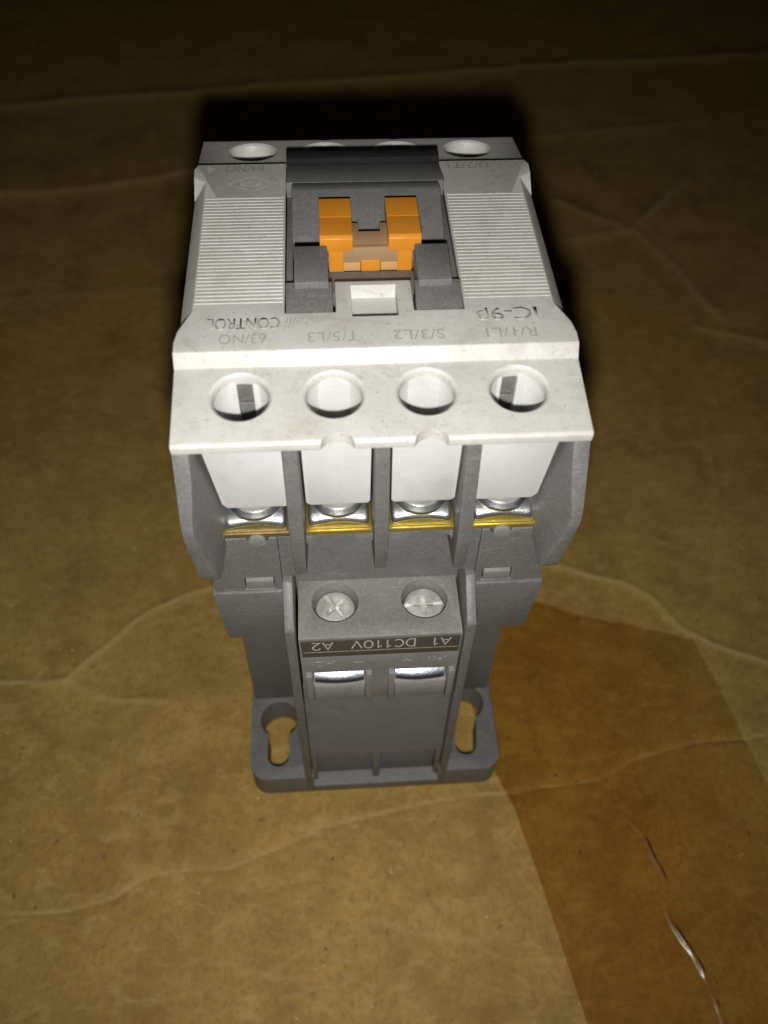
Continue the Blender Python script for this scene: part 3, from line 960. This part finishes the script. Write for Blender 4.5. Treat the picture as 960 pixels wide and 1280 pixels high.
# --- coil block on the front: cheeks, terminal head, label, windows
for s in (-1, 1):
    a, b = sorted((s * 11.15, s * 12.45))
    mb = MB().poly_prism([(-0.09, 0.6), (-0.09, 45), (-0.12, 58.0), (0.4, 58.6), (4.9, 62.3), (16, 62.3), (16, 0.6)], 0, a, b)
    part('coil_cheek', mb, 'grey', root, bevel=0.2)
cuts = []
for x in (-5.85, 6.2):
    cuts.append(cutter(MB().lathe((x, 5.55, 46.5), [(3.02, 0), (3.02, 9.0), (3.2, 9.55), (3.4, 10.2)], 44)))
for x0, x1 in ((-9.35, -2.05), (2.15, 9.55)):
    cuts.append(cutter(MB().box(x0, x1, -1, 3.6, 42.45, 46.3)))
cuts.append(cutter(MB().poly_prism([(-10.55, 51.0), (10.65, 51.0), (10.65, 55.35), (-10.55, 55.35)], 1, -1, 0.12)))
mb = MB().box(-10.8, 10.8, 0.0, 9.4, 38.0, 56.0)
head = part('coil_terminal_head', mb, 'dusty', root, cuts, 0.2)
# wall behind the head, with scooped screw clearances under the bars
part('coil_wall', MB().box(-11.1, 11.1, 9.0, 15.6, 2.0, 72.0), 'grey', root, bevel=0.1)
for sgn, cx in ((-1, -5.6), (1, 6.0)):
    a, b = sorted((sgn * 0.75, sgn * 9.1))
    pts = [(a, 71.6), (b, 71.6), (b, 69.4)]
    arc = [(cx + 2.9 * math.cos(math.radians(t)), 68.9 + 1.9 * math.sin(math.radians(t))) for t in range(0, 181, 12)]
    arc = [(min(max(px, a + 0.3), b - 0.3), pz) for px, pz in arc]
    pts += [(b - 0.25, 68.9)] + arc + [(a + 0.25, 68.9), (a, 69.4)]
    clean = [pts[0]]
    for p in pts[1:]:
        if abs(p[0] - clean[-1][0]) + abs(p[1] - clean[-1][1]) > 0.02: clean.append(p)
    part('scoop_lip', MB().poly_prism(clean, 1, 6.0, 9.2), 'dusty', root, bevel=0.15)
for x0, x1 in ((-9.35, -2.05), (2.15, 9.55)):
    part('window_sill', MB().poly_prism([(-0.35, 38.4), (-0.35, 41.7), (-0.05, 42.3), (3.0, 42.3), (3.0, 38.4)], 0, x0 + 0.1, x1 - 0.1), 'dusty', head, bevel=0.12)
    for xp in (x0 - 0.5, x1 + 0.5):
        part('peg', MB().box(xp - 0.42, xp + 0.42, -0.75, 0.3, 37.9, 46.6), 'dusty', head, bevel=0.12)
# silver clamp plates in the windows
for xc in (-5.7, 5.85):
    pts = []
    for k in range(13):
        u = -1 + 2 * k / 12
        pts.append((xc + 3.5 * u, 0.02 + 0.35 * u * u))
    pts += [(xc + 3.5, 4.5), (xc - 3.5, 4.5)]
    lv_ = [(42.5, 0.12), (42.8, 0.0), (43.1, 0.10), (43.4, 0.33), (43.7, 0.68), (44.0, 1.15), (44.3, 1.75), (44.6, 2.5), (44.8, 3.4)]
    part('coil_clamp', MB().loft([[(px, py + dy if py < 4 else 5.0) for px, py in pts] for _, dy in lv_], [z for z, _ in lv_]), 'blue_zinc', root, bevel=0, smooth=60)
# screws
for xc, ang, kind in ((-5.85, 38, 0), (6.2, 0, 1)):
    zt = 54.55
    mb = MB().lathe((xc, 5.55, 50), [(2.83, 0), (2.83, 3.7), (2.5, 4.35), (1.5, zt - 50)], 44)
    cs = []
    def rot_box(hx, hy, z0, z1, a, taper=0.75):
        ca, sa = math.cos(math.radians(a)), math.sin(math.radians(a))
        f = lambda k: [(xc + ca * x * k - sa * y * k, 5.55 + sa * x * k + ca * y * k) for x, y in ((-hx, -hy), (hx, -hy), (hx, hy), (-hx, hy))]
        return cutter(MB().loft([f(taper), f(1.0)], [z0, z1]))
    cs.append(rot_box(1.75, 0.42, zt - 1.3, zt + 0.6, ang))
    cs.append(rot_box(0.421, 1.75, zt - 1.32, zt + 0.61, ang))
    if kind:
        cs.append(rot_box(3.4, 0.36, zt - 0.72, zt + 0.62, ang + 1.5, 1.0))
    else:
        cs.append(rot_box(0.37, 3.4, zt - 0.7, zt + 0.62, ang - 2, 1.0))
    part('coil_screw', mb, 'screw', root, cs, 0.1)
# rating label
lab = part('rating_label', MB().box(-10.5, 10.6, -0.06, 0.30, 51.05, 55.3), 'label', root, bevel=0.04)
for txt, x0, w in (('A1', 9.35, 2.6), ('DC110V', 4.65, 8.6), ('A2', -6.35, 2.85)):
    stroke_text('lettering', txt, 1.95, 'label_print', lab, (x0, -0.066, 55.0), (-1, 0, 0), (0, 0, -1), w)
for z in (52.35,):
    part('pale_line', MB().box(-10.3, 10.4, -0.075, -0.05, z, z + 0.09), 'label_print', lab, bevel=0)
# raised terminal marks on the head below the label
for txt, x0, w, sz in (('A1', 9.0, 2.4, 1.5), ('+', 4.4, 1.4, 1.4), ('\u2013', -2.3, 1.3, 1.4), ('A2', -6.2, 2.6, 1.5)):
    text_part('raised_mark', txt, sz, 'dusty', head, (x0, 0.02, 49.6), (-1, 0, 0), (0, 0, -1), w, 0.14)
# lower panels of the coil block
part('coil_panel', MB().poly_prism([(0.95, 14.2), (1.05, 14.5), (1.9, 38.1), (9.2, 38.1), (9.2, 14.2)], 0, -11.12, 11.12), 'grey', root, bevel=0.1)
mb = MB().box(-11.12, 11.12, 2.5, 9.1, 2.2, 14.16)
mb.box(-0.6, 0.6, 1.15, 2.6, 2.75, 14.1)
mb.box(-11.1, -10.3, 1.15, 2.6, 2.75, 14.1)
mb.box(10.3, 11.1, 1.15, 2.6, 2.75, 14.1)
part('coil_panel', mb, 'grey', root, bevel=0.1)
